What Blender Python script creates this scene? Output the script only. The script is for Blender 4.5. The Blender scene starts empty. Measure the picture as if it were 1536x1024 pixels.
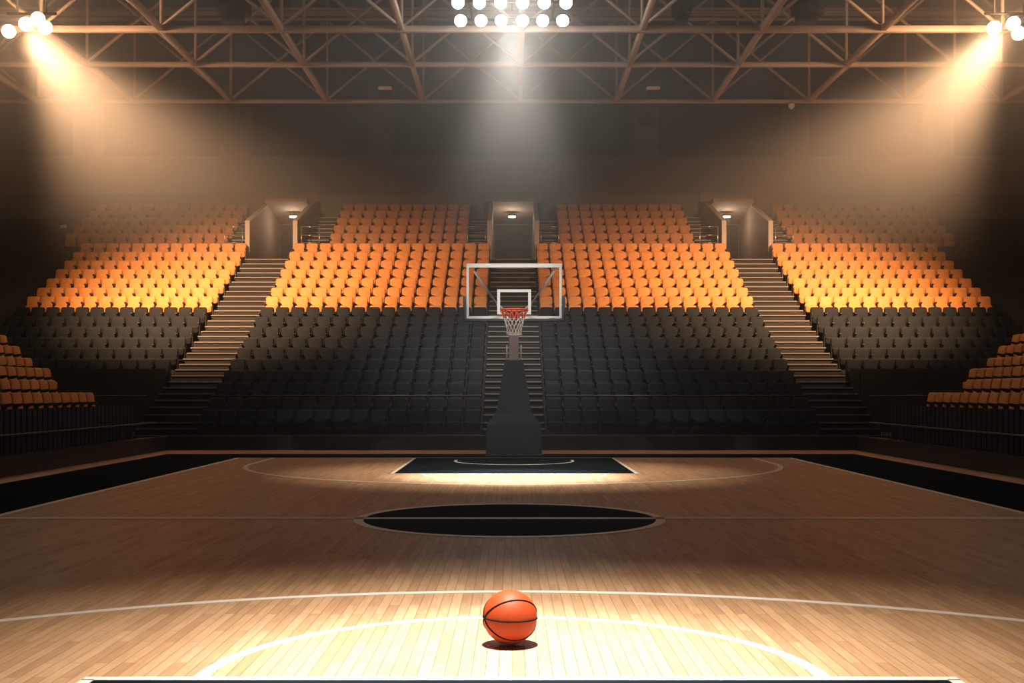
import bpy, bmesh, math, random
from mathutils import Vector, Matrix, Euler
random.seed(7)
S = bpy.context.scene
COL = S.collection
R = math.radians
PI = math.pi

# ------------------------------------------------------------------ helpers
class MB:
    """collects geometry for ONE mesh object"""
    def __init__(self):
        self.v = []; self.f = []; self.m = []; self.sm = []
    def add(self, vs, fs, mi=0, smooth=False):
        b = len(self.v)
        self.v += [tuple(p) for p in vs]
        self.f += [tuple(b + i for i in f) for f in fs]
        self.m += [mi] * len(fs); self.sm += [smooth] * len(fs)
    def box(self, x0, x1, y0, y1, z0, z1, mi=0):
        vs = [(x0,y0,z0),(x1,y0,z0),(x1,y1,z0),(x0,y1,z0),(x0,y0,z1),(x1,y0,z1),(x1,y1,z1),(x0,y1,z1)]
        fs = [(0,3,2,1),(4,5,6,7),(0,1,5,4),(1,2,6,5),(2,3,7,6),(3,0,4,7)]
        self.add(vs, fs, mi)
    def rbox(self, x0, x1, y0, y1, z0, z1, b=0.02, seg=2, mi=0):
        bm = bmesh.new()
        bmesh.ops.create_cube(bm, size=1.0)
        for v in bm.verts:
            v.co = Vector(((x0+x1)/2 + v.co.x*(x1-x0), (y0+y1)/2 + v.co.y*(y1-y0), (z0+z1)/2 + v.co.z*(z1-z0)))
        bmesh.ops.bevel(bm, geom=bm.edges[:], offset=b, segments=seg, profile=0.5, affect='EDGES')
        self.bm(bm, mi, True)
    def bm(self, bm, mi=0, smooth=False):
        bm.verts.ensure_lookup_table(); bm.verts.index_update()
        self.add([v.co.copy() for v in bm.verts], [[v.index for v in f.verts] for f in bm.faces], mi, smooth)
        bm.free()
    def bar(self, p, q, r, n=8, mi=0, r2=None, cap=True):
        p = Vector(p); q = Vector(q); d = (q - p)
        if d.length < 1e-6: return
        d.normalize()
        up = Vector((0,0,1)) if abs(d.z) < .95 else Vector((0,1,0))
        u = d.cross(up).normalized(); w = d.cross(u).normalized()
        r2 = r if r2 is None else r2
        vs = []
        for c, rr in ((p, r), (q, r2)):
            for i in range(n):
                a = 2*PI*(i+.5)/n
                vs.append(c + u*math.cos(a)*rr + w*math.sin(a)*rr)
        fs = [(i, (i+1)%n, n+(i+1)%n, n+i) for i in range(n)]
        if cap: fs += [tuple(range(n-1,-1,-1)), tuple(range(n, 2*n))]
        self.add(vs, fs, mi, n > 6)
    def tube(self, pts, r, n=6, closed=False, mi=0):
        pts = [Vector(p) for p in pts]; k = len(pts); vs = []; ref = None
        for i, p in enumerate(pts):
            a = pts[(i-1) % k] if closed or i > 0 else p
            b = pts[(i+1) % k] if closed or i < k-1 else p
            d = (b-a).normalized()
            if ref is None:
                ref = Vector((0,0,1)) if abs(d.z) < .9 else Vector((1,0,0))
            u = (ref - d*ref.dot(d)).normalized(); ref = u; w = d.cross(u)
            for j in range(n):
                t = 2*PI*j/n
                vs.append(p + u*math.cos(t)*r + w*math.sin(t)*r)
        fs = []
        for i in range(k if closed else k-1):
            i2 = (i+1) % k
            for j in range(n):
                j2 = (j+1) % n
                fs.append((i*n+j, i*n+j2, i2*n+j2, i2*n+j))
        if not closed: fs += [tuple(range(n-1,-1,-1)), tuple((k-1)*n+j for j in range(n))]
        self.add(vs, fs, mi, True)
    def prism(self, poly, y0, y1, mi=0):
        """poly: list of (x,z); extruded along y"""
        n = len(poly)
        vs = [(x,y0,z) for x,z in poly] + [(x,y1,z) for x,z in poly]
        fs = [tuple(range(n)), tuple(range(2*n-1,n-1,-1))] + [(i, n+i, n+(i+1)%n, (i+1)%n) for i in range(n)]
        self.add(vs, fs, mi)
    def prism_x(self, poly, x0, x1, mi=0):
        """poly: list of (y,z); extruded along x"""
        n = len(poly)
        vs = [(x0,y,z) for y,z in poly] + [(x1,y,z) for y,z in poly]
        fs = [tuple(range(n)), tuple(range(2*n-1,n-1,-1))] + [(i, n+i, n+(i+1)%n, (i+1)%n) for i in range(n)]
        self.add(vs, fs, mi)
    def lathe(self, prof, o=(0,0,0), axis='z', n=24, mi=0):
        """prof: list of (radius, height)"""
        vs = []; k = len(prof)
        for r, h in prof:
            for i in range(n):
                a = 2*PI*i/n
                x, y = r*math.cos(a), r*math.sin(a)
                vs.append((o[0]+x, o[1]+y, o[2]+h) if axis == 'z' else (o[0]+x, o[1]-h, o[2]+y))
        fs = []
        for j in range(k-1):
            for i in range(n):
                fs.append((j*n+i, j*n+(i+1)%n, (j+1)*n+(i+1)%n, (j+1)*n+i))
        fs += [tuple(range(n-1,-1,-1)), tuple((k-1)*n+i for i in range(n))]
        self.add(vs, fs, mi, True)
    def merge(self, verts_faces, mat4):
        v, f, m, sm = verts_faces
        b = len(self.v)
        self.v += [tuple(mat4 @ Vector(p)) for p in v]
        self.f += [tuple(b+i for i in q) for q in f]; self.m += m; self.sm += sm
    def mesh(self, name, mats):
        me = bpy.data.meshes.new(name)
        me.from_pydata(self.v, [], self.f)
        for m in (mats if isinstance(mats, (list, tuple)) else [mats]): me.materials.append(m)
        me.polygons.foreach_set('material_index', self.m)
        me.polygons.foreach_set('use_smooth', self.sm)
        bm = bmesh.new(); bm.from_mesh(me)
        bmesh.ops.recalc_face_normals(bm, faces=bm.faces[:]); bm.to_mesh(me); bm.free()
        me.update()
        return me
    def build(self, name, mats, parent=None, loc=None):
        o = bpy.data.objects.new(name, self.mesh(name, mats)); COL.objects.link(o)
        if parent is not None: o.parent = parent
        if loc is not None: o.location = loc
        return o

def tag(o, label=None, cat=None, group=None, kind=None):
    if label: o['label'] = label
    if cat: o['category'] = cat
    if group: o['group'] = group
    if kind: o['kind'] = kind
    return o
def empty(name, loc=(0,0,0), rz=0):
    o = bpy.data.objects.new(name, None); COL.objects.link(o)
    o.location = loc; o.rotation_euler = (0,0,rz); o.empty_display_size = .2
    return o
def struct(o): o['kind'] = 'structure'; return o
KIDS = {}
def copy_tree(o, parent=None):
    c = o.copy(); COL.objects.link(c)
    if parent is not None: c.parent = parent
    for ch in KIDS.get(o.name, list(o.children)):
        copy_tree(ch, c)
    return c
ORD = ['zeroth','first','second','third','fourth','fifth','sixth','seventh','eighth','ninth','tenth','eleventh','twelfth','thirteenth','fourteenth','fifteenth','sixteenth','seventeenth']

# ------------------------------------------------------------------ materials
def mat(name, col, rough=.6, metal=0.0, spec=.5, var=0.0, scale=8.0, bump=0.0, objvar=0.0, coat=0.0):
    m = bpy.data.materials.new(name); m.use_nodes = True
    nt = m.node_tree; b = nt.nodes['Principled BSDF']
    b.inputs['Base Color'].default_value = (*col, 1); b.inputs['Roughness'].default_value = rough
    b.inputs['Metallic'].default_value = metal; b.inputs['Specular IOR Level'].default_value = spec
    b.inputs['Coat Weight'].default_value = coat
    if var > 0 or bump > 0:
        tc = nt.nodes.new('ShaderNodeTexCoord'); nz = nt.nodes.new('ShaderNodeTexNoise')
        nz.inputs['Scale'].default_value = scale; nz.inputs['Detail'].default_value = 4
        nt.links.new(tc.outputs['Object'], nz.inputs['Vector'])
        if var > 0:
            mr = nt.nodes.new('ShaderNodeMapRange')
            mr.inputs['From Min'].default_value = .3; mr.inputs['From Max'].default_value = .7
            mr.inputs['To Min'].default_value = 1-var; mr.inputs['To Max'].default_value = 1+var
            nt.links.new(nz.outputs['Fac'], mr.inputs['Value'])
            hs = nt.nodes.new('ShaderNodeHueSaturation'); hs.inputs['Color'].default_value = (*col, 1)
            src = mr.outputs['Result']
            if objvar > 0:
                oi = nt.nodes.new('ShaderNodeObjectInfo'); m2 = nt.nodes.new('ShaderNodeMapRange')
                m2.inputs['To Min'].default_value = 1-objvar; m2.inputs['To Max'].default_value = 1+objvar
                nt.links.new(oi.outputs['Random'], m2.inputs['Value'])
                mu = nt.nodes.new('ShaderNodeMath'); mu.operation = 'MULTIPLY'
                nt.links.new(src, mu.inputs[0]); nt.links.new(m2.outputs['Result'], mu.inputs[1]); src = mu.outputs[0]
            nt.links.new(src, hs.inputs['Value']); nt.links.new(hs.outputs['Color'], b.inputs['Base Color'])
        if bump > 0:
            bp = nt.nodes.new('ShaderNodeBump'); bp.inputs['Strength'].default_value = bump; bp.inputs['Distance'].default_value = .01
            nt.links.new(nz.outputs['Fac'], bp.inputs['Height']); nt.links.new(bp.outputs['Normal'], b.inputs['Normal'])
    return m
def emis(name, col, strength):
    m = bpy.data.materials.new(name); m.use_nodes = True
    nt = m.node_tree; b = nt.nodes['Principled BSDF']
    b.inputs['Base Color'].default_value = (.8,.8,.8,1)
    b.inputs['Emission Color'].default_value = (*col, 1); b.inputs['Emission Strength'].default_value = strength
    m.cycles.emission_sampling = 'NONE'
    return m

def wood_mat():
    m = bpy.data.materials.new('maple_planks'); m.use_nodes = True
    nt = m.node_tree; N = nt.nodes; L = nt.links; b = N['Principled BSDF']
    tc = N.new('ShaderNodeTexCoord'); mp = N.new('ShaderNodeMapping'); mp.inputs['Rotation'].default_value = (0,0,R(90))
    L.new(tc.outputs['Object'], mp.inputs['Vector'])
    br = N.new('ShaderNodeTexBrick'); br.offset = .37; br.offset_frequency = 2; br.squash = 1
    br.inputs['Color1'].default_value = (0,0,0,1); br.inputs['Color2'].default_value = (1,1,1,1); br.inputs['Mortar'].default_value = (.5,.5,.5,1)
    br.inputs['Scale'].default_value = 1; br.inputs['Mortar Size'].default_value = .0022; br.inputs['Mortar Smooth'].default_value = .3
    br.inputs['Brick Width'].default_value = .95; br.inputs['Row Height'].default_value = .078; br.inputs['Bias'].default_value = 0
    L.new(mp.outputs['Vector'], br.inputs['Vector'])
    rgb = N.new('ShaderNodeRGBToBW'); L.new(br.outputs['Color'], rgb.inputs[0])
    ramp = N.new('ShaderNodeValToRGB'); e = ramp.color_ramp.elements
    e[0].position = 0; e[0].color = (.42,.24,.13,1); e[1].position = 1; e[1].color = (.56,.345,.20,1)
    x = ramp.color_ramp.elements.new(.45); x.color = (.50,.30,.165,1)
    L.new(rgb.outputs[0], ramp.inputs['Fac'])
    mp2 = N.new('ShaderNodeMapping'); mp2.inputs['Scale'].default_value = (26,1.6,1); L.new(tc.outputs['Object'], mp2.inputs['Vector'])
    nz = N.new('ShaderNodeTexNoise'); nz.inputs['Scale'].default_value = 1.6; nz.inputs['Detail'].default_value = 6; nz.inputs['Roughness'].default_value = .6
    L.new(mp2.outputs['Vector'], nz.inputs['Vector'])
    mr = N.new('ShaderNodeMapRange'); mr.inputs['From Min'].default_value = .3; mr.inputs['From Max'].default_value = .7
    mr.inputs['To Min'].default_value = .84; mr.inputs['To Max'].default_value = 1.14; L.new(nz.outputs['Fac'], mr.inputs['Value'])
    hs = N.new('ShaderNodeHueSaturation'); L.new(ramp.outputs['Color'], hs.inputs['Color']); L.new(mr.outputs['Result'], hs.inputs['Value'])
    mix = N.new('ShaderNodeMix'); mix.data_type = 'RGBA'; L.new(br.outputs['Fac'], mix.inputs['Factor'])
    L.new(hs.outputs['Color'], mix.inputs['A']); mix.inputs['B'].default_value = (.14,.07,.03,1)
    L.new(mix.outputs['Result'], b.inputs['Base Color'])
    b.inputs['Roughness'].default_value = .45; b.inputs['Specular IOR Level'].default_value = .1
    return m

M = {}
M['wood'] = wood_mat()
M['strip'] = mat('border_wood', (.55,.28,.15), .45, var=.12, scale=3)
M['line'] = mat('court_line_paint', (.88,.80,.71), .45, var=.03)
M['fill'] = mat('dark_court_paint', (.008,.011,.014), 1.0, spec=0.0, var=.15, scale=1.2)
M['subfloor'] = mat('dark_subfloor', (.012,.012,.014), .7)
M['concrete'] = mat('dark_concrete', (.035,.031,.029), .8, var=.2, scale=1.5)
M['step'] = mat('step_concrete', (.016,.014,.013), .8, var=.2, scale=2)
M['nosing'] = mat('step_nosing', (.20,.17,.145), .55)
M['wall'] = mat('plaster_wall', (.20,.165,.14), .85, var=.1, scale=.8)
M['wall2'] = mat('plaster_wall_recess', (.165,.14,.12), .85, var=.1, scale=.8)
M['panel'] = mat('dark_wall_panel', (.012,.024,.032), .7, var=.15, scale=.6)
M['sidewall'] = mat('dark_side_wall', (.025,.024,.024), .8)
M['ceil'] = mat('dark_roof_deck', (.012,.011,.011), .85)
M['vom'] = mat('entrance_plaster', (.34,.25,.20), .8, var=.08, scale=2)
M['vomcap'] = mat('entrance_cap', (.52,.42,.34), .6)
M['door'] = mat('entrance_door', (.11,.09,.08), .7, var=.1, scale=2)
M['kerb'] = mat('dark_kerb', (.020,.018,.018), .5)
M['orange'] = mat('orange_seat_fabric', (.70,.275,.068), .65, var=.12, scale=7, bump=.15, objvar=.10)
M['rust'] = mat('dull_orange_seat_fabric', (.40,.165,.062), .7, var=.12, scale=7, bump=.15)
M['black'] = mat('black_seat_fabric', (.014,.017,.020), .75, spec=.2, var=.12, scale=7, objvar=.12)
M['seatframe'] = mat('dark_seat_frame', (.02,.016,.014), .5)
M['steel'] = mat('truss_steel', (.60,.45,.35), .5, var=.08, scale=2)
M['dsteel'] = mat('dark_steel', (.03,.028,.028), .45, metal=.3)
M['chrome'] = mat('rail_metal', (.5,.47,.44), .3, metal=.8)
M['dullrail'] = mat('dull_rail_metal', (.10,.09,.085), .45, metal=.5)
M['pad'] = mat('dark_padding', (.055,.072,.083), .55, var=.06, scale=3)
M['mast'] = mat('mast_paint', (.62,.48,.42), .5)
M['white'] = mat('white_paint', (.82,.79,.74), .45)
M['netw'] = mat('net_cord', (.85,.84,.80), .8)
M['netr'] = mat('red_cord', (.75,.12,.05), .7)
M['rim'] = mat('rim_red', (.72,.08,.03), .35)
M['ball'] = mat('ball_leather', (.33,.042,.005), .58, var=.05, scale=120, bump=.12, spec=.3)
M['seam'] = mat('ball_seam', (.012,.006,.005), .9, spec=.1)
M['lens_white'] = emis('flood_lens_white', (1.0,.96,.88), 26)
M['lens_warm'] = emis('flood_lens_warm', (1.0,.80,.55), 30)
M['exit'] = emis('exit_lens', (1.0,.86,.68), 5)
M['amber'] = emis('amber_lens', (1.0,.45,.22), .25)
g = bpy.data.materials.new('backboard_glass'); g.use_nodes = True
nt = g.node_tree; nt.nodes.clear()
out = nt.nodes.new('ShaderNodeOutputMaterial'); tr = nt.nodes.new('ShaderNodeBsdfTransparent'); gl = nt.nodes.new('ShaderNodeBsdfGlossy')
tr.inputs['Color'].default_value = (.93,.94,.95,1); gl.inputs['Roughness'].default_value = .08
mx = nt.nodes.new('ShaderNodeMixShader'); fr = nt.nodes.new('ShaderNodeFresnel'); fr.inputs['IOR'].default_value = 1.35
nt.links.new(fr.outputs[0], mx.inputs[0]); nt.links.new(tr.outputs[0], mx.inputs[1]); nt.links.new(gl.outputs[0], mx.inputs[2]); nt.links.new(mx.outputs[0], out.inputs[0])
M['glass'] = g

# ------------------------------------------------------------------ camera
F = 1750.0; HY = 588.0; CZ = 1.63
cam = bpy.data.cameras.new('camera'); co = bpy.data.objects.new('camera', cam); COL.objects.link(co)
co.location = (0,0,CZ); co.rotation_euler = (R(90),0,0)
cam.sensor_width = 36; cam.lens = 36*F/1536; cam.shift_y = (HY-512)/1536; cam.clip_end = 300; cam.clip_start = .1
S.camera = co

# ------------------------------------------------------------------ floor and court markings
XL, XR = -6.75, 6.87            # side lines
YB, YF = 28.8, .75              # far and near base line
mb = MB(); mb.box(-26, 26, -4, 58, -.3, 0); struct(mb.build('floor', M['subfloor']))
def slab(name, poly, z0, z1, m):
    mb = MB(); n = len(poly)
    vs = [(x,y,z0) for x,y in poly] + [(x,y,z1) for x,y in poly]
    mb.add(vs, [tuple(range(n)), tuple(range(2*n-1,n-1,-1))] + [(i,(i+1)%n,n+(i+1)%n,n+i) for i in range(n)])
    return struct(mb.build(name, m))
slab('floor_court_boards', [(XL,-3.5),(XR,-3.5),(XR,YB),(XL,YB)], 0, .006, M['wood'])
slab('floor_border_paint', [(-9.07,-3.5),(XL,-3.5),(XL,YB),(XR,YB),(XR,-3.5),(9.0,-3.5),(9.0,30.7),(-9.07,30.7)], 0, .0055, M['fill'])
slab('floor_border_strip', [(-9.68,-3.5),(-9.07,-3.5),(-9.07,30.7),(9.0,30.7),(9.0,-3.5),(9.62,-3.5),(9.62,32.72),(-9.68,32.72)], 0, .006, M['strip'])
Z1, Z2, Z3 = .006, .009, .012
def ring_pts(cx, cy, r, a0, a1, n=96):
    return [(cx + r*math.cos(R(a0+(a1-a0)*i/n)), cy + r*math.sin(R(a0+(a1-a0)*i/n))) for i in range(n+1)]
def band(name, path, w, z0=Z1, z1=Z3):
    """a painted line of width w along a path"""
    mb = MB(); n = len(path); L = []; Rr = []
    for i, p in enumerate(path):
        a = path[max(i-1,0)]; b = path[min(i+1,n-1)]
        d = Vector((b[0]-a[0], b[1]-a[1])).normalized(); q = Vector((-d.y, d.x))*w/2
        L.append((p[0]+q.x, p[1]+q.y)); Rr.append((p[0]-q.x, p[1]-q.y))
    vs = [(x,y,z1) for x,y in L] + [(x,y,z1) for x,y in Rr] + [(x,y,z0) for x,y in L] + [(x,y,z0) for x,y in Rr]
    fs = []
    for i in range(n-1):
        fs += [(i,i+1,n+i+1,n+i), (i,2*n+i,2*n+i+1,i+1), (n+i,n+i+1,3*n+i+1,3*n+i)]
    mb.add(vs, fs)
    return struct(mb.build(name, M['line']))
KX = .05
slab('floor_key_paint', [(-2.44+KX,23.2),(2.44+KX,23.2),(2.44+KX,YB-.03),(-2.44+KX,YB-.03)], Z1, Z2, M['fill'])
slab('floor_key_paint', [(-2.44+KX,YF),(2.44+KX,YF),(2.44+KX,6.58),(-2.44+KX,6.58)], Z1, Z2, M['fill'])
slab('floor_circle_paint', ring_pts(-.03, 15.0, 1.93, 0, 360, 96)[:-1], Z1, Z2, M['fill'])
LW = .085
band('floor_marking_sideline', [(XL,-3),(XL,YB)], .11)
band('floor_marking_sideline', [(XR,-3),(XR,YB)], .11)
band('floor_marking_baseline', [(XL,YB),(XR,YB)], .05)
band('floor_marking_halfway', [(XL,15.01),(XR,15.01)], .16)
band('floor_marking_centre_circle', ring_pts(-.03, 15.0, 1.93, 0, 360), .125)
for y0, y1, yl, w in ((23.2,YB,23.2,.07),(YF,6.58,6.6,.075)):
    band('floor_marking_key', [(-2.44+KX,y0),(-2.44+KX,y1)], .07)
    band('floor_marking_key', [(2.44+KX,y0),(2.44+KX,y1)], .07)
    band('floor_marking_free_throw', [(-2.475+KX,yl),(2.475+KX,yl)], w)
# near half circles
band('floor_marking_free_throw_arc', ring_pts(0.0, 6.63, 1.77, 0, 180), LW)
band('floor_marking_three_point_arc', ring_pts(0.0, 3.43, 6.05, 20, 160), .095)
# far end
band('floor_marking_free_throw_arc', ring_pts(KX, 23.17, 1.8, 180, 360), .045)
arc = [(-5.89,YB)] + [(-5.89+.0,25.9)] + [(.02+5.92*math.cos(R(a)), 26.45+5.95*math.sin(R(a))) for a in range(188,353,3)] + [(5.95,25.9),(5.95,YB)]
band('floor_marking_three_point_arc', arc, .11)
nc = [(-1.38+KX,27.9)] + [(KX+1.38*math.cos(R(a)), 27.45+1.38*math.sin(R(a))) for a in range(180,361,6)] + [(1.38+KX,27.9)]
band('floor_marking_charge_arc', nc, .07)

# ------------------------------------------------------------------ room shell
mb = MB(); mb.box(-26,26,56,56.4,0,19); struct(mb.build('wall_back', M['panel']))
mb = MB(); mb.box(-26,-25.6,-4,56,0,19); struct(mb.build('wall_left', M['sidewall']))
mb = MB(); mb.box(25.6,26,-4,56,0,19); struct(mb.build('wall_right', M['sidewall']))
mb = MB(); mb.box(-26,26,-4.4,-4,0,19); struct(mb.build('wall_front', M['sidewall']))
mb = MB(); mb.box(-26,26,-4.4,56.4,19,19.4); struct(mb.build('ceiling', M['ceil']))
# lower wall band and pilasters of the back wall (y 55.5)
def bw(px, y=55.5): return (px-768)/F*y
ZB = CZ + 353/F*55.5
mb = MB(); mb.box(-25.6, bw(694), 55.3, 56, 0, ZB); struct(mb.build('wall_back_band', M['wall']))
mb = MB(); mb.box(bw(844), 25.6, 55.3, 56, 0, ZB); struct(mb.build('wall_back_band', M['wall']))
mb = MB(); mb.box(bw(695), bw(843), 55.5, 56, 0, ZB); struct(mb.build('wall_back_band', M['wall2']))
for a, b in ((330,378),(553,589),(949,989),(1175,1213),(110,150),(1390,1430)):
    mb = MB(); mb.box(bw(a), bw(b), 55.4, 56, ZB, 16.3); struct(mb.build('wall_back_pilaster', M['wall']))

# ------------------------------------------------------------------ stand profile
ROWY = [34 + .9*i for i in range(22)]
TOPPX = [615,596,574,555,538,521,506,490,474,460,444,431,417,403,390,377,364, 349,337,326,315,305]
SEATH = .75
ROWZ = [CZ + (HY-p)/F*y - SEATH for p, y in zip(TOPPX, ROWY)]
ROWZ[0] = .38
YFRONT = [y-.47 for y in ROWY]
def terrace(name, segs):
    """segs: (row from, row to, x0, x1)"""
    mb = MB()
    for a, b, x0, x1 in segs:
        for i in range(a, b+1):
            y1 = YFRONT[i+1] if i < 21 else YFRONT[i]+1.0
            mb.box(x0, x1, YFRONT[i], y1, 0, ROWZ[i])
    return struct(mb.build(name, M['concrete']))
A1, A2 = -11.0, -9.15      # left aisle
C1, C2 = -.87, .97         # centre aisle
B1, B2 = 8.95, 10.75       # right aisle
XO = 25.5
terrace('terrace_floor', [(4,16,-XO,A1-.01),(17,21,-XO,A1-.22)])
terrace('terrace_floor', [(0,16,A2+.01,C1-.01),(17,21,A2+.24,C1-.16)])
terrace('terrace_floor', [(0,16,C2+.01,B1-.01),(17,21,C2+.16,B1-.24)])
terrace('terrace_floor', [(4,16,B2+.01,XO),(17,21,B2+.22,XO)])
# floor of the entrances, level with row seventeen
ZV = ROWZ[16]
for x0, x1 in ((A1,A2),(C1,C2),(B1,B2)):
    mb = MB(); mb.box(x0-.2, x1+.2, YFRONT[17]+.02, 56, ZV-.3, ZV); struct(mb.build('entrance_floor', M['step']))
# low platform beside the court ends
for s in (-1,1):
    x0, x1 = sorted((s*11.0 - (0 if s < 0 else .25), s*XO))
    mb = MB(); mb.box(x0, x1, YFRONT[0], YFRONT[4]-.02, 0, .36); struct(mb.build('platform_floor', M['concrete']))
    mb = MB(); mb.box(x0, x1, YFRONT[4]-.16, YFRONT[4]-.02, .36, ROWZ[4]+.42)
    x = x0+.3
    while x < x1-.4:
        mb.box(x, x+1.9, YFRONT[4]-.19, YFRONT[4]-.15, .55, ROWZ[4]+.28); x += 2.05
    struct(mb.build('wall_stand_parapet', M['kerb']))
# kerb round the arena floor
KY = 32.74
mb = MB()
mb.box(-10.3, 10.3, KY, YFRONT[0]-.01, 0, .37); mb.box(-10.3, 10.3, KY-.03, KY+.06, .33, .40)
struct(mb.build('trim_kerb_back', M['kerb']))
for s in (-1,1):
    mb = MB(); a, b = sorted((s*9.7, s*10.3)); mb.box(a, b, 12, KY-.04, 0, .37)
    a, b = sorted((s*9.67, s*9.76)); mb.box(a, b, 12, KY-.04, .33, .40)
    struct(mb.build('trim_kerb_side', M['kerb']))

# ------------------------------------------------------------------ stairs
def staircase(x0, x1, rows, label, group, sub=2):
    """rows: list of row numbers; two steps per row"""
    root = empty('staircase', ((x0+x1)/2, YFRONT[rows[0]], 0))
    tag(root, label, 'stairs', group)
    ox, oy = (x0+x1)/2, YFRONT[rows[0]]
    pts = []
    for i in rows:
        zlo = ROWZ[i-1] if i > 0 else 0.0
        if i == 0: zlo = .0
        for k in range(sub):
            pts.append((YFRONT[i] - .9/sub*(sub-1-k), zlo + (ROWZ[i]-zlo)*(k+1)/sub))
    for j, (y, z) in enumerate(pts):
        y1 = pts[j+1][0] if j+1 < len(pts) else y + .45
        st = MB(); st.box(x0-ox, x1-ox, y-oy, y1-oy, 0.0 if j == 0 else z-.34, z)
        so = st.build('step', M['step'], root)
        no = MB(); no.box(x0-ox+.03, x1-ox-.03, y-oy-.025, y-oy+.05, z-.015, z+.028)
        no.build('nosing', M['nosing'], so)
    return root
staircase(A1, A2, range(1,17), 'long lower staircase climbing to the left stand entrance', 'lower aisle staircases')
staircase(C1, C2, range(1,17), 'long lower staircase behind the hoop, climbing to the centre entrance', 'lower aisle staircases')
staircase(B1, B2, range(1,17), 'long lower staircase climbing to the right stand entrance', 'lower aisle staircases')
UP = range(18,22)
U = [(-11.95,A1-.23,'short upper staircase on the outer side of the left entrance'),
     (A2+.25,-7.75,'short upper staircase on the inner side of the left entrance'),
     (-1.82,C1-.17,'short upper staircase just left of the centre entrance'),
     (C2+.17,1.95,'short upper staircase just right of the centre entrance'),
     (7.75,B1-.25,'short upper staircase on the inner side of the right entrance'),
     (B2+.23,11.75,'short upper staircase on the outer side of the right entrance')]
# the upper stairs fill slots: intermediate half steps lie on the terrace
def upper_stairs(x0, x1, label):
    root = empty('staircase', ((x0+x1)/2, YFRONT[17], ROWZ[17])); tag(root, label, 'stairs', 'upper staircases beside the entrances')
    ox, oy, oz = (x0+x1)/2, YFRONT[17], ROWZ[17]
    for i in range(18,22):
        zl, zh = ROWZ[i-1], ROWZ[i]
        st = MB(); st.box(x0-ox, x1-ox, YFRONT[i]-.45-oy, YFRONT[i]-.005-oy, zl-oz+.002, (zl+zh)/2-oz)
        so = st.build('step', M['step'], root)
        no = MB(); no.box(x0-ox, x1-ox, YFRONT[i]-.475-oy, YFRONT[i]-.42-oy, (zl+zh)/2-.01-oz, (zl+zh)/2+.035-oz); no.build('nosing', M['nosing'], so)
        s2 = MB(); s2.box(x0-ox, x1-ox, YFRONT[i]-.004-oy, YFRONT[i]+.40-oy, zh+.001-oz, zh+.012-oz)
        so = s2.build('step', M['step'], root)
        no = MB(); no.box(x0-ox, x1-ox, YFRONT[i]-.03-oy, YFRONT[i]+.03-oy, zh+.004-oz, zh+.045-oz); no.build('nosing', M['nosing'], so)
for a in U: upper_stairs(*a)

for x0, x1 in ((A1,A2),(C1,C2),(B1,B2)):
    mb = MB(); mb.box(x0, x1, YFRONT[0], YFRONT[1]-.452, 0, .38); struct(mb.build('landing_floor', M['concrete']))
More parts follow.
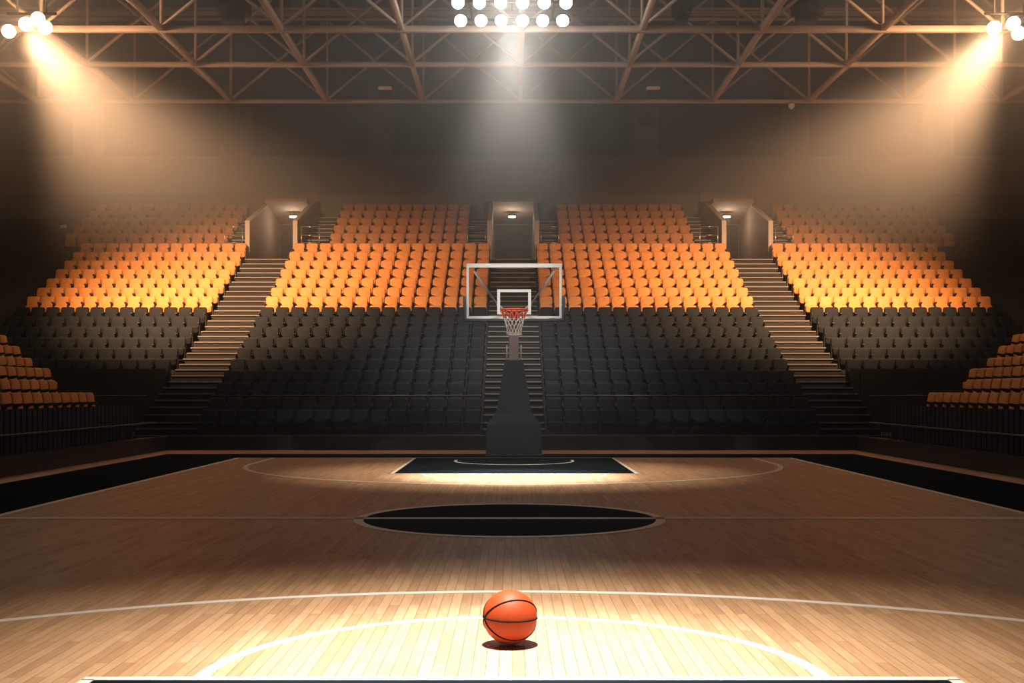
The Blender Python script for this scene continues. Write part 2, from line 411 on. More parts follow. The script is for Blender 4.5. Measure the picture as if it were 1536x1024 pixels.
# ------------------------------------------------------------------ entrances (openings in the stand)
YP0, YP1, YD = YFRONT[17]+.03, 53.35, 55.2
ZF0 = CZ + 253/F*49.2; ZF1 = 10.30
doorn = 0
for x0, x1, nm in ((A1,A2,'left'),(C1,C2,'centre'),(B1,B2,'right')):
    doorn += 1
    for s, x in ((-1,x0),(1,x1)):
        a, b = sorted((x, x+s*.15))
        mb = MB(); mb.prism_x([(YP0,ZV),(YP1,ZV),(YP1,ZF1),(YP0,ZF0)], a, b); struct(mb.build('wall_entrance_parapet', M['vom']))
        mb = MB(); mb.prism_x([(YP0-.04,ZF0),(YP1,ZF1),(YP1,ZF1+.07),(YP0-.04,ZF0+.07)], a-.02, b+.02)
        mb.box(a-.02, b+.02, YP0-.05, YP0-.002, ZV, ZF0+.04)
        struct(mb.build('trim_entrance_cap', M['vomcap']))
        mb = MB(); mb.box(a, b, YP1, YD, ZV, ZF1); struct(mb.build('wall_entrance_passage', M['vom']))
    # beam over the mouth, sloping soffit, end wall with the door
    zc0 = CZ + 285/F*52.0; zc1 = CZ + 253/F*55.0
    mb = MB(); mb.prism_x([(51.9,zc0),(YD,zc1),(YD,zc1+.9),(51.9,zc0+.12)], x0, x1); struct(mb.build('ceiling_entrance_soffit', M['vom']))
    mb = MB(); mb.box(x0-.35, x1+.35, YP1+.02, YP1+.2, ZF1+.02, 10.75); struct(mb.build('wall_entrance_beam', M['wall']))
    mb = MB(); mb.box(x0, x1, YD, YD+.08, ZV, zc1+.9)
    d = struct(mb.build('door_%d' % doorn, M['door']))
    fr = MB(); w = .05
    fr.box(x0+.01, x0+.01+w, YD-.04, YD, ZV, zc1); fr.box(x1-.01-w, x1-.01, YD-.04, YD, ZV, zc1); fr.box(x0+.01, x1-.01, YD-.04, YD, zc1-w, zc1)
    fr.build('door_frame', M['vom'], d)
    # glowing light under the soffit
    cx = (x0+x1)/2; py = 325; yl = 53.2; zl = CZ + (HY-py)/F*yl
    xl = (({'left':440,'centre':768,'right':1090}[nm])-768)/F*yl
    root = empty('ceiling_light', (xl, yl, zl)); tag(root, 'small glowing exit light under the ceiling of the %s stand entrance' % nm, 'light', 'exit lights in the entrances')
    zs = zc0 + (zc1-zc0)*(yl-51.9)/(YD-51.9)
    h = MB(); h.rbox(-.19,.19,-.05,.09,.05,.13,.015,1); h.box(-.02,.02,-.02,.05,.12,zs-zl-.01); h.build('housing', M['dsteel'], root)
    l = MB(); l.rbox(-.16,.16,-.07,.03,-.05,.045,.02,2); l.build('lens', M['exit'], root)
    li = bpy.data.lights.new('exit_lamp', 'POINT'); li.energy = 30; li.color = (1,.82,.62); li.shadow_soft_size = .12
    lo = bpy.data.objects.new('exit_lamp', li); COL.objects.link(lo); lo.location = (xl, yl-.25, zl-.25)
# parapet behind the last row
for x0, x1 in ((-XO,A1-.4),(A2+.4,C1-.4),(C2+.4,B1-.4),(B2+.4,XO)):
    mb = MB(); mb.box(x0, x1, YFRONT[21]+1.02, YFRONT[21]+1.16, 0, 10.72); struct(mb.build('wall_stand_rear', M['wall2']))
# handrails at the entrances
def handrail(x, side, label):
    root = empty('handrail', (x, YFRONT[17]+.1, ROWZ[17])); tag(root, label, 'handrail', 'handrails beside the entrances')
    w = .75*side
    for xx in (0, w):
        p = MB(); p.bar((xx,0,0),(xx,0,.95),.022); p.build('post', M['chrome'], root)
    for z in (.95,.6,.28):
        p = MB(); p.bar((0,0,z),(w,0,z),.018); p.build('rail', M['chrome'], root)
handrail(A1-.30,-1,'short metal handrail left of the left entrance'); handrail(A2+.32,1,'short metal handrail right of the left entrance')
handrail(C1-.24,-1,'short metal handrail left of the centre entrance'); handrail(C2+.24,1,'short metal handrail right of the centre entrance')
handrail(B1-.32,-1,'short metal handrail left of the right entrance'); handrail(B2+.30,1,'short metal handrail right of the right entrance')

# ------------------------------------------------------------------ seats
def rounded(w, z0, z1, rt, rb, n=5):
    """outline (x,z) of a rounded rectangle, counter-clockwise"""
    pts = []
    for cx, cz, r, a0 in ((w/2-rt,z1-rt,rt,0),(-w/2+rt,z1-rt,rt,90),(-w/2+rb,z0+rb,rb,180),(w/2-rb,z0+rb,rb,270)):
        for i in range(n):
            a = R(a0 + 90*i/(n-1)); pts.append((cx+r*math.cos(a), cz+r*math.sin(a)))
    return pts
def cushion(w, z0, z1, rt, rb, y0, y1, lean, bulge=.02, n=5):
    """an upholstered slab: outline in xz, thickness y0 (front) .. y1 (back), leaning back with height"""
    mb = MB(); out = rounded(w, z0, z1, rt, rb, n); k = len(out); cx, cz = 0, (z0+z1)/2
    rings = []
    for inset, y in ((.82,y0-bulge*.6),(.94,y0-bulge*.2),(1.0,y0+.022),(1.0,y1-.02),(.93,y1)):
        rings.append([(cx+(x-cx)*inset, y+(z-z0)*lean, cz+(z-cz)*inset) for x,z in out])
    vs = sum(rings, []); fs = []
    for j in range(len(rings)-1):
        for i in range(k):
            fs.append((j*k+i, j*k+(i+1)%k, (j+1)*k+(i+1)%k, (j+1)*k+i))
    c0 = len(vs); vs.append((0, y0-bulge+(cz-z0)*lean, cz)); fs += [(i,(i+1)%k,c0) for i in range(k)]
    fs.append(tuple((len(rings)-1)*k+i for i in range(k)))
    mb.add(vs, fs, 0, True)
    return mb
back_mb = cushion(.475, .27, .75, .085, .05, .05, .14, .14)
pan_mb = cushion(.46, .14, .40, .06, .08, -.06, .05, -.05)
frame_mb = MB()
for s in (-1,1):
    frame_mb.prism_x([(-.05,0),(.12,0),(.14,.28),(.13,.50),(-.14,.53),(-.15,.49),(-.02,.44),(-.02,.30)], s*.247-.008, s*.247+.008)
frame_mb.bar((-.247,.03,.25),(.247,.03,.25),.02,6)
def seat_proto(name, fab):
    root = frame_mb.build(name, M['seatframe'])
    b = back_mb.build('backrest', fab, root); c = pan_mb.build('seat_cushion', fab, root)
    KIDS[name] = [b, c]
    return root
PROTO = {'orange': seat_proto('orange_stadium_seat', M['orange']), 'black': seat_proto('black_stadium_seat', M['black'])}
USED = {'orange': False, 'black': False}
def seat(kind, x, y, z, rz, label, group):
    if not USED[kind]: o = PROTO[kind]; USED[kind] = True
    else:
        p = PROTO[kind]; o = p.copy(); COL.objects.link(o)
        for ch in KIDS[kind+'_stadium_seat']:
            c = ch.copy(); COL.objects.link(c); c.parent = o
    o.location = (x, y, z); o.rotation_euler = (0,0,rz)
    tag(o, label, 'seat', group)
MASS = {'orange': MB(), 'black': MB(), 'rust': MB()}
def geo(mb, mi): return (mb.v, mb.f, [mi]*len(mb.f), mb.sm)
GEO = [geo(frame_mb,0), geo(back_mb,1), geo(pan_mb,1)]
def mass_seat(kind, x, y, z):
    m = Matrix.Translation((x,y,z))
    for gq in GEO: MASS[kind].merge(gq, m)
def block_x(x0, x1, n):
    p = (x1-x0)/n
    return [x0 + p*(i+.5) for i in range(n)]
blocks = [(block_x(A1-13*.535,A1-.02,13), 'left of the left stairs', True, True),
          (block_x(A2+.02,C1-.02,15), 'left of the centre stairs', True, False),
          (block_x(C2+.02,B1-.02,15), 'right of the centre stairs', False, False),
          (block_x(B2+.02,B2+.02+13*.535,13), 'right of the right stairs', False, True)]
for i in range(17):
    for xs, where, rev, outer in blocks:
        if outer and i < 4: continue
        seq = list(reversed(xs)) if rev else xs
        for k, x in enumerate(seq):
            y, z = ROWY[i], ROWZ[i]
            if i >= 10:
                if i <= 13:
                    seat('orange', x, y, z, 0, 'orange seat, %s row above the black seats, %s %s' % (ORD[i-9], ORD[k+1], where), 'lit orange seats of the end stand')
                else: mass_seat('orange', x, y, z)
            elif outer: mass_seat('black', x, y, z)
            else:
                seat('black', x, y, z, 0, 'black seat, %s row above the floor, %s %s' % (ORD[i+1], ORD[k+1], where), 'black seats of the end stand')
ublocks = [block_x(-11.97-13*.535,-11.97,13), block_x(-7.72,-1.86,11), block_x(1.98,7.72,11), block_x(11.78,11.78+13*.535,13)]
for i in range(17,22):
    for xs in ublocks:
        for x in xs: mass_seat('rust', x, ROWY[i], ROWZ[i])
# side stands
SIDE = [(10.4,148,588.5),(11.2,92,570),(12.0,83,552.5),(12.8,55,537),(13.6,37,519.5),(14.4,17,503)]
SIDER = [(10.4,1385,588.5),(11.2,1441,569),(12.0,1447,553),(12.8,1474,537),(13.6,1491,519),(14.4,1512,502),(15.2,1531,488)]
for s, rows, nm in ((-1,SIDE,'left'),(1,SIDER,'right')):
    tb = MB(); prevz = None
    for r, (ax, px, py) in enumerate(rows):
        X = s*ax; Y = abs(X)*F/abs(px-768); z = CZ + (HY-py)/F*Y - SEATH
        ymin = abs(X)*F/768 - .9
        a, b = sorted((X - s*.38, X + s*.42))
        tb.box(a, b, 15, Y+.28, 0, z)
        n = int((Y - ymin)/.54)+1
        for k in range(n):
            y = Y - .27 - .54*k
            seat('orange', X, y, z, -s*PI/2, 'orange seat on the %s side stand, %s row up, %s from its far end' % (nm, ORD[r+1], ORD[k+1]), 'orange seats of the %s side stand' % nm)
        if r == 0:
            zf = z
    struct(tb.build('side_stand_floor', M['concrete']))
    # ribbed dark skirting under the first row
    sk = MB(); xf = s*10.0
    yy = 15
    while yy < 30.5:
        a, b = sorted((xf, xf - s*.07)); sk.box(a, b, yy, yy+.2, .40, zf+.42)
        a, b = sorted((xf+s*.01, xf - s*.02)); sk.box(a, b, yy+.2, yy+.27, .40, zf+.39)
        yy += .27
    struct(sk.build('trim_stand_skirting', M['black']))
    for kind in ():
        pass
tag(MASS['orange'].build('orange_seating', [M['seatframe'], M['orange']]), 'top three lit rows of orange seats in the end stand', 'seats', kind='stuff')
tag(MASS['rust'].build('upper_orange_seating', [M['seatframe'], M['rust']]), 'dull orange seats of the upper tier beside the entrances', 'seats', kind='stuff')
tag(MASS['black'].build('black_seating', [M['seatframe'], M['black']]), 'black seats of the two outer blocks of the end stand', 'seats', kind='stuff')

# guard rails
def guard(p, q, h, n, label, plates=False, name='guard_rail', group='guard rails in front of the stands'):
    p = Vector(p); q = Vector(q); root = empty(name, p); tag(root, label, 'rail', group)
    d = q-p
    t = MB(); t.bar((0,0,h), d+Vector((0,0,h)), .022); t.build('top_rail', M['dullrail'], root)
    for i in range(n):
        c = d*(i+.5)/n
        o = MB(); o.bar(c, c+Vector((0,0,h)), .013, 6); po = o.build('post', M['dsteel'], root)
        if plates:
            o = MB(); o.box(c.x-.06,c.x+.06,c.y-.09,c.y+.09,0,.025); o.build('foot_plate', M['chrome'], po)
yg = YFRONT[2]-.07; zg = ROWZ[1]
hg = CZ - 5.2/F*yg - zg
guard((A2+.05,yg,zg),(C1-.05,yg,zg),hg,5,'guard rail behind second black row, left of the centre stairs')
guard((C2+.05,yg,zg),(B1-.05,yg,zg),hg,5,'guard rail behind second black row, right of the centre stairs')
guard((-13.6,yg,.36),(A1-.05,yg,.36),hg+zg-.36,3,'tall guard rail on the platform left of the left stairs')
guard((B2+.05,yg,.36),(13.6,yg,.36),hg+zg-.36,3,'tall guard rail on the platform right of the right stairs')
guard((-9.86,18,.37),(-9.86,32.2,.37),.42,30,'low dark rail along the left kerb with small metal foot plates',True,'kerb_rail','low rails on the side kerbs')
guard((9.86,18,.37),(9.86,32.2,.37),.42,30,'low dark rail along the right kerb with small metal foot plates',True,'kerb_rail','low rails on the side kerbs')

# ------------------------------------------------------------------ hoop
hoop = empty('basketball_hoop', (KX, 29.7, 0)); tag(hoop, 'free-standing basketball hoop with glass backboard and tall dark padded base', 'basketball hoop')
HX, HYY = KX, 29.7
def hb(mb, name, m, parent=hoop): return mb.build(name, m, parent)
base = MB()
def frustum(mb, a, b):  # a,b = (halfwidth, y0, y1, z)
    vs = [(-a[0],a[1],a[3]),(a[0],a[1],a[3]),(a[0],a[2],a[3]),(-a[0],a[2],a[3]),(-b[0],b[1],b[3]),(b[0],b[1],b[3]),(b[0],b[2],b[3]),(-b[0],b[2],b[3])]
    mb.add(vs, [(0,3,2,1),(4,5,6,7),(0,1,5,4),(1,2,6,5),(2,3,7,6),(3,0,4,7)])
frustum(base, (.715,0,2.2,0), (.69,0,2.2,.80)); frustum(base, (.69,0,2.2,.80), (.47,.12,2.0,1.10))
hb(base, 'base_pad', M['pad'])
up = MB(); frustum(up, (.455,.16,1.5,1.102), (.235,.35,1.1,2.45)); hb(up, 'upright_pad', M['pad'])
ms = MB()
ms.rbox(-.125,.125,.45,.75,2.3,3.35,.02,2); hb(ms, 'mast', M['mast'])
for s in (-1,1):
    b = MB(); b.bar((s*.185,.5,2.44),(s*.185,.5,2.85),.022,8); hb(b, 'side_post', M['white'])
BY = 27.6 - HYY     # backboard plane, local y
ZT, ZBm = 4.67, 3.37
arm = MB(); 
arm.prism_x([(.74,3.2),(.46,3.22),(BY+.151,3.44),(BY+.151,3.60),(.5,3.42),(.75,3.36)], -.11, .11); hb(arm, 'boom_arm', M['mast'])
pl = MB(); pl.box(-.15,.15,BY+.09,BY+.15,3.40,3.64); hb(pl, 'mounting_plate', M['dsteel'])
for s in (-1,1):
    b = MB(); b.bar((s*.95,BY+.07,4.50),(s*.42,BY+.55,3.76),.028,8); b.bar((s*.42,BY+.55,3.76),(s*.1,BY+.9,3.52),.028,8); hb(b, 'brace', M['white'])
bb = MB(); bb.box(-1.11,1.11,BY-.012,BY+.012,ZBm+.01,ZT-.01); gls = hb(bb, 'backboard', M['glass']); gls['label'] = 'clear glass board'
fr = MB(); tw = .055
fr.box(-1.125,1.125,BY-.03,BY+.05,ZT-.095,ZT); fr.box(-1.125,1.125,BY-.03,BY+.05,ZBm,ZBm+tw)
fr.box(-1.125,-1.125+tw,BY-.03,BY+.05,ZBm+tw,ZT-.095); fr.box(1.125-tw,1.125,BY-.03,BY+.05,ZBm+tw,ZT-.095)
fr.build('frame', M['white'], gls)
sq = MB(); q = .068; a, z0, z1 = .40, 3.47, 4.06
sq.box(-a,a,BY-.02,BY-.013,z1-q,z1); sq.box(-a,a,BY-.02,BY-.013,z0,z0+q*.8); sq.box(-a,-a+q,BY-.02,BY-.013,z0+q*.8,z1-q); sq.box(a-q,a,BY-.02,BY-.013,z0+q*.8,z1-q)
sq.build('target_square', M['white'], gls)
pd = MB()
pd.rbox(-1.20,1.20,BY-.05,BY+.07,ZBm-.075,ZBm-.003,.025,2); pd.rbox(-1.205,-1.128,BY-.05,BY+.07,ZBm-.07,3.90,.025,2); pd.rbox(1.128,1.205,BY-.05,BY+.07,ZBm-.07,3.90,.025,2)
pd.build('edge_pad', M['pad'], gls)
RZ, RR, RYc = 3.545, .31, BY-.47
rm = MB(); rm.tube([(RR*math.cos(2*PI*i/40), RYc+RR*math.sin(2*PI*i/40), RZ) for i in range(40)], .024, 8, True)
rm.box(-.16,.16,BY-.17,BY-.021,RZ-.03,RZ+.03); rm.box(-.10,.10,BY-.035,BY-.02,RZ-.16,RZ+.05)
rimo = hb(rm, 'rim', M['rim'])
def ringp(k, n, r, z, off=0): 
    t = 2*PI*(k+off)/n; return (r*math.cos(t), RYc+r*math.sin(t), z)
nu = MB(); NN = 14
for k in range(NN):
    for d in (-.5,.5):
        nu.bar(ringp(k,NN,RR,RZ-.01), ringp(k,NN,.24,RZ-.20,d), .013, 5)
nu.build('net_loops', M['netr'], rimo)
nw = MB(); lv = [(.24,RZ-.20,.5),(.205,RZ-.30,0),(.18,RZ-.40,.5),(.165,RZ-.50,0),(.175,RZ-.585,.5)]
for (r0,za,o0),(r1,zb,o1) in zip(lv, lv[1:]):
    for k in range(NN):
        for d in (-.5,.5): nw.bar(ringp(k,NN,r0,za,o0), ringp(k,NN,r1,zb,o0+d), .010, 5)
nw.tube([ringp(k,24,.175,RZ-.585) for k in range(24)], .010, 5, True)
no = nw.build('net', M['netw'], rimo); no['label'] = 'white cord net'

# ------------------------------------------------------------------ ball
BR = .1736
ballo = None
bm = bmesh.new(); bmesh.ops.create_uvsphere(bm, u_segments=64, v_segments=40, radius=BR)
mb = MB(); mb.bm(bm, 0, True); ballo = mb.build('basketball', M['ball'], None, (-.013, 7.5, BR+.0125))
tag(ballo, 'orange basketball with dark seams resting on the bright court floor', 'basketball')
axm = Euler((0, R(1.5), R(20))).to_matrix()
for tilt in (0, 47, -47, 90):
    rot = axm @ Matrix.Rotation(R(tilt), 3, 'X')
    pts = [rot @ Vector((BR*.997*math.cos(2*PI*i/96), BR*.997*math.sin(2*PI*i/96), 0)) for i in range(96)]
    if tilt == 90: continue
    sb = MB(); sb.tube(pts, .0058, 6, True); sb.build('seam', M['seam'], ballo)

# ------------------------------------------------------------------ roof structure
TZ0 = 12.6; TZ = 12.6
TY = [(TZ0-CZ)*F/544, (TZ0-CZ)*F/491, (TZ0-CZ)*F/436]
SP = 144.5/F*TY[2]; NX0 = .30; TH = 3.1
def node(k): return NX0 + SP*k
KN = range(-6,7)
desc = ['front steel roof truss, nearest the floodlights', 'middle steel roof truss, between two others', 'rear steel roof truss, nearest the back wall']
for t, Y in enumerate(TY):
    root = empty('roof_truss', (0,Y,TZ)); tag(root, desc[t], 'roof truss', 'steel roof trusses')
    r = (.095,.08,.07)[t]
    c = MB(); c.rbox(node(-6)-1, node(6)+1, -r, r, -r, r, .02, 1); c.build('bottom_chord', M['steel'], root)
    c = MB(); c.rbox(node(-6)-1, node(6)+1, -r*.8, r*.8, TH-r*.8, TH+r*.8, .02, 1); c.build('top_chord', M['steel'], root)
    for k in KN:
        p = MB(); p.bar((node(k),0,r*.8),(node(k),0,TH+2.8),.05 + (.05 if k == 0 and t < 2 else 0),8); p.build('post', M['steel'], root)
        if k < 6:
            for a, b, y in ((k,k+1,-.045),(k+1,k,.045)):
                p = MB(); p.bar((node(a),y,.05),(node(b),y,TH-.05),.05,8); p.build('brace', M['steel'], root)
    for k in KN:
        p = MB(); p.box(node(k)-.11,node(k)+.11,-.012-r,-r+.002,-.07,.13); p.build('gusset_plate', M['steel'], root)
def beam_label(k):
    if k == 0: return 'central lengthwise steel beam under the roof trusses'
    return '%s lengthwise steel beam to the %s of the central one under the roof' % (ORD[abs(k)], 'left' if k < 0 else 'right')
for k in range(-5,6):
    y0 = TY[0]-.5 if k in (0,) else (34.85 if k in (-4,4) else 30.5)
    root = empty('roof_beam', (node(k), y0, TZ)); tag(root, beam_label(k), 'roof beam', 'lengthwise roof beams')
    for a, b_ in ((y0, TY[0]-.13), (TY[0]+.12, TY[1]-.12), (TY[1]+.10, TY[2]-.10)):
        if b_ - a < .3: continue
        b = MB(); b.rbox(-.085,.085,a-y0,b_-y0,-.09,.09,.02,1); b.build('beam_segment', M['steel'], root)
# upper lengthwise struts are out of the picture; cable trays and pipes above the trusses
for nm, py, Y, r, lb, m in (('cable_tray',20,41.9,.10,'long ribbed cable tray hung above the middle and rear trusses','steel'),('roof_pipe',13,42.4,.055,'long thin pipe just above the ribbed cable tray','steel')):
    z = CZ + (HY-py)/F*Y
    root = empty(nm, (0,Y,z)); tag(root, lb, nm.split('_')[1], None)
    b = MB()
    if nm == 'roof_pipe': b.bar((-22,0,0),(22,0,0),r,10)
    else:
        b.box(-22,22,-r,r,-r*.5,-r*.3); b.box(-22,22,-r,-r+.015,-r*.5,r*.5); b.box(-22,22,r-.015,r,-r*.5,r*.5)
    b.build(nm.split('_')[1], M[m], root)
    for x in range(-20,21,5):
        b = MB(); b.bar((x,0,r*.4),(x,0,19-z),.02,6); b.build('hanger', M['dsteel'], root)
    if nm == 'cable_tray':
        b = MB()
        for i in range(180): b.box(-21.9+i*.243,-21.9+i*.243+.10,-r-.01,r+.01,-r*.6,-r*.5)
        b.build('rib_lattice', M['steel'], root)

# floodlights
def flood(parent, loc, rx, rz, lens, w=.19):
    h = MB(); h.lathe([(.11,-.30),(.17,-.22),(w+.01,-.02),(w+.015,.035),(w-.005,.035),(w-.005,0)], axis='y', n=20)
    for k in range(4): h.box(-.10+.06*k-.006,-.10+.06*k+.006,.20,.36,-.12,.12)
    o = h.build('floodlight', M['dsteel'], parent, loc); o.rotation_euler = (rx,0,rz)
    l = MB(); l.lathe([(w-.007,.005),(w-.03,.022),(w*.4,.032)], axis='y', n=20); l.build('lens', lens, o)
    return o
def at(px, py, Y): return Vector(((px-768)/F*Y, Y, CZ + (HY-py)/F*Y))
bank = empty('floodlight_bank', at(768,18,34)); tag(bank, 'central bank of twelve dazzling white floodlights hung from the roof', 'floodlights')
bl = Vector(bank.location)
for j, (py, Y) in enumerate(((31,34.4),(4,33.6))):
    for k in range(6):
        xs = (691,721.5,752,784,814,844)[k] if j == 0 else (687,719,751,784,816.5,849)[k]
        flood(bank, at(xs,py,Y)-bl, R(28), 0, M['lens_white'])
for j, (py, Y) in enumerate(((31,34.4),(4,33.6))):
    c = at(768,py,Y)-bl + Vector((0,.42,.16)); b = MB(); b.bar(c+Vector((-1.75,0,0)), c+Vector((1.75,0,0)), .04); b.build('cross_bar', M['dsteel'], bank)
for s in (-1,1):
    a = at(768,31,34.4)-bl+Vector((s*1.2,.42,.16)); c = at(768,4,33.6)-bl+Vector((s*1.2,.42,.16))
    b = MB(); b.bar(a,c,.035); b.bar(c,(c.x,c.y,19-bl.z),.03); b.build('hanger', M['dsteel'], bank)
for nm, lamps in (('left',((13,47),(39,36),(57,28),(68,41))),('right',((1491,42),(1520,35),(1547,30),(1528,50)))):
    Yb = 33.9
    c0 = at(lamps[1][0], 20, Yb); sb = empty('floodlight_bank', c0)
    tag(sb, 'cluster of dazzling warm floodlights in the upper %s corner under the roof' % nm, 'floodlights')
    s = -1 if nm == 'left' else 1
    for px, py in lamps: flood(sb, at(px,py,Yb)-c0, R(20), R(s*(-18)) , M['lens_warm'], .20)
    b = MB(); b.bar((-.7,.35,.1),(.75,.35,.1),.04); b.build('cross_bar', M['dsteel'], sb)
    for x in (-.4,.45):
        b = MB(); b.bar((x,.35,.1),(x,.35,19-c0.z),.03); b.build('hanger', M['dsteel'], sb)
# speaker clusters among the roof steel
for px, lb in ((352,'dark hanging loudspeaker cluster in the roof left of the central floodlights'),(1212,'dark hanging loudspeaker cluster in the roof right of the central floodlights'),(1023,'dark hanging loudspeaker in the roof nearest the central floodlights')):
    c = at(px, 18, 37.3); root = empty('roof_loudspeaker', c); tag(root, lb, 'loudspeaker', 'loudspeakers in the roof')
    w = .48 if px != 1023 else .3
    b = MB(); b.rbox(-w,w,-.3,.3,-.1,.42,.04,2); b.build('cabinet', M['dsteel'], root)
    b = MB(); b.lathe([(.12,0),(.2,.02),(.24,.14),(.26,.16)], o=(-w*.3,-.3,.1), axis='y', n=20); b.build('horn', M['dsteel'], root)
    b = MB(); b.rbox(-w*.8,w*.6,-.25,.2,-.36,-.11,.03,2); b.build('lower_cabinet', M['dsteel'], root)
    b = MB(); b.bar((-w*.6,0,.42),(-w*.6,0,19-c.z),.025); b.bar((w*.6,0,.42),(w*.6,0,19-c.z),.025); b.build('hanger', M['dsteel'], root)
# lamps on the pilasters, a speaker, a camera, a small light
for px, w in ((578,'left'),(979,'right')):
    c = at(px,136,55.3); root = empty('wall_lamp', c); tag(root, 'small amber box lamp high on the pilaster %s of the beam' % w, 'lamp', 'amber wall lamps')
    b = MB(); b.rbox(-.32,.32,-.28,.08,-.55,-.02,.03,1); b.build('housing', M['concrete'], root)
    b = MB(); b.rbox(-.31,.31,-.33,.0,.0,.13,.03,1); b.build('lens', M['amber'], root)
c = at(969,180,55.0); root = empty('wall_loudspeaker', c); tag(root, 'dark rounded loudspeaker on the pilaster right of the light beam', 'loudspeaker')
b = MB(); b.rbox(-.34,.34,-.2,.25,-.2,.25,.08,2); b.build('cabinet', M['dsteel'], root)
b = MB(); b.box(-.08,.08,.2,.42,-.05,.1); b.build('bracket', M['dsteel'], root)
c = at(1187,158,43.9); root = empty('ceiling_camera', c); tag(root, 'tiny pale dome camera hanging below the rear truss', 'camera')
b = MB(); b.lathe([(.03,-.14),(.10,-.08),(.12,0),(.12,.06)], n=16); b.build('dome', M['white'], root)
b = MB(); b.bar((0,0,.06),(0,0,TZ-c.z-.05),.025); b.build('stem', M['dsteel'], root)
c = at(95,340,50.5); fz = ROWZ[18]
root = empty('aisle_light', (c.x,c.y,fz)); tag(root, 'faint small lamp on a post at the far left of the upper tier', 'lamp')
b = MB(); b.bar((0,0,0),(0,0,c.z-fz-.05),.025); b.build('post', M['dsteel'], root)
b = MB(); b.rbox(-.15,.15,-.06,.06,c.z-fz-.06,c.z-fz+.08,.03,1); b.build('lens', M['white'], root)

# ------------------------------------------------------------------ lights
def spot(name, loc, target, power, color, size, blend=1.0, soft=.3):
    l = bpy.data.lights.new(name, 'SPOT'); l.energy = power; l.color = color; l.spot_size = R(size); l.spot_blend = blend; l.shadow_soft_size = soft
    o = bpy.data.objects.new(name, l); COL.objects.link(o); o.location = loc
    o.rotation_euler = (Vector(target)-Vector(loc)).to_track_quat('-Z','Y').to_euler()
    return o
def point(name, loc, power, color, soft=.3):
    l = bpy.data.lights.new(name, 'POINT'); l.energy = power; l.color = color; l.shadow_soft_size = soft
    o = bpy.data.objects.new(name, l); COL.objects.link(o); o.location = loc
    return o
WARM = (1.0,.565,.295); WHITE = (1.0,.94,.85)
spot('near_court_lamp', (0,6.9,12.6), (0,6.9,0), 25000, (1.0,.97,.94), 21, 1.0, .12)
spot('near_court_lamp', (0,7.2,12.6), (0,7.2,0), 9500, (1.0,.95,.87), 31, 1.0, .12)
spot('near_court_lamp', (0,6.4,12.6), (0,6.4,0), 9000, (1.0,.86,.70), 46, 1.0, .12)
spot('far_court_lamp', (KX,22.5,12.6), (KX,22.5,0), 34000, (1.0,.97,.92), 24, 1.0, .15)
spot('far_court_lamp', (KX,23.5,12.6), (KX,23.5,0), 9000, (1.0,.88,.74), 46, 1.0, .15)
for sx_ in (-12,12): spot('added_backboard_fill', (KX+sx_,14,13), (KX,27.6,4.1), 11000, (1.0,.97,.92), 7.5, .8, .15)  # unseen fill spots, added to brighten the front of the backboard
for sx_ in (-13,13): spot('added_end_fill', (sx_,12,14.5), (0,31.5,2.2), 3200, (.92,.97,1.0), 26, 1.0, .6)  # frontal fill with no fixture, added to lift mast, base and lower rows
spot('bank_beam', at(768,22,33.3)+Vector((0,0,-.3)), (0,40,0), 6500, WHITE, 66, 1.0, .5)
spot('left_beam', at(45,48,33.5), (-10.0,44.0,4.4), 32000, WARM, 71, 1.0, .4)
spot('right_beam', at(1500,48,33.5), (10.0,44.0,4.4), 32000, WARM, 71, 1.0, .4)
spot('left_wash', at(42,42,33.6), (-14.2,50,11), 900, WARM, 170, .5, .4)
spot('right_wash', at(1503,42,33.6), (14.2,50,11), 900, WARM, 170, .5, .4)
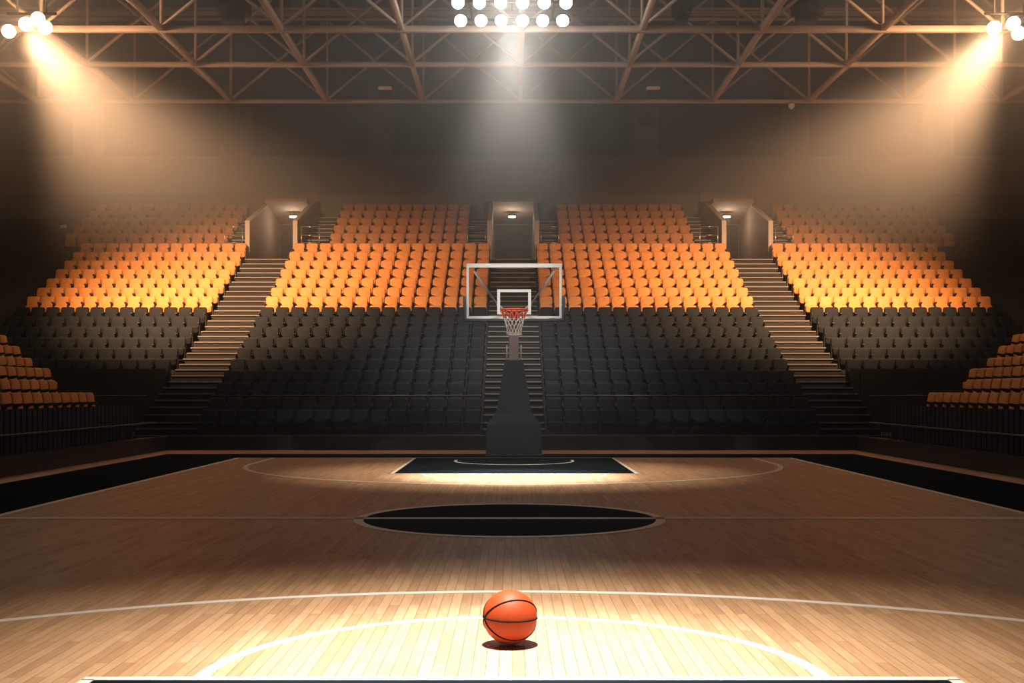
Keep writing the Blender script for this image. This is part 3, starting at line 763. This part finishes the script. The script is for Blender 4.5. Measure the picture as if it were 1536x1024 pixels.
point('left_spill', at(42,44,33.5), 420, WARM, .5)
point('right_spill', at(1503,44,33.5), 420, WARM, .5)
point('bank_spill', at(768,40,33.2), 450, WHITE, .6)
for x, y in ((0,8),(0,18)):  # weak unseen area lights added as general fill over the court
    l = bpy.data.lights.new('added_ambient_fill', 'AREA'); l.energy = 30; l.color = (1.0,.76,.58); l.size = 3
    o = bpy.data.objects.new('added_ambient_fill', l); COL.objects.link(o); o.location = (x,y,15.5)

# ------------------------------------------------------------------ haze and world
w = bpy.data.worlds.new('hazy_air'); S.world = w; w.use_nodes = True
nt = w.node_tree; nt.nodes['Background'].inputs['Color'].default_value = (0,0,0,1); nt.nodes['Background'].inputs['Strength'].default_value = 0
vs = nt.nodes.new('ShaderNodeVolumeScatter'); vs.inputs['Anisotropy'].default_value = 0; vs.inputs['Color'].default_value = (.95,.93,.9,1)
ge = nt.nodes.new('ShaderNodeNewGeometry'); sx = nt.nodes.new('ShaderNodeSeparateXYZ'); mr = nt.nodes.new('ShaderNodeMapRange')
mr.interpolation_type = 'SMOOTHSTEP'
mr.inputs['From Min'].default_value = 5.0; mr.inputs['From Max'].default_value = 13.0
mr.inputs['To Min'].default_value = .0007; mr.inputs['To Max'].default_value = .034
nt.links.new(ge.outputs['Position'], sx.inputs[0]); nt.links.new(sx.outputs['Z'], mr.inputs['Value']); nt.links.new(mr.outputs['Result'], vs.inputs['Density'])
nt.links.new(vs.outputs['Volume'], nt.nodes['World Output'].inputs['Volume'])
w.cycles.volume_step_size = 6.0

S.view_settings.view_transform = 'Standard'; S.view_settings.look = 'None'
S.view_settings.exposure = 0.0; S.view_settings.gamma = 1.0; S.view_settings.use_curve_mapping = False
cy = S.cycles
cy.use_denoising = True; cy.max_bounces = 5; cy.diffuse_bounces = 2; cy.glossy_bounces = 2; cy.transparent_max_bounces = 8
cy.volume_bounces = 0; cy.volume_max_steps = 16; cy.volume_step_rate = 1; cy.caustics_reflective = False; cy.caustics_refractive = False
cy.sample_clamp_indirect = 4.0
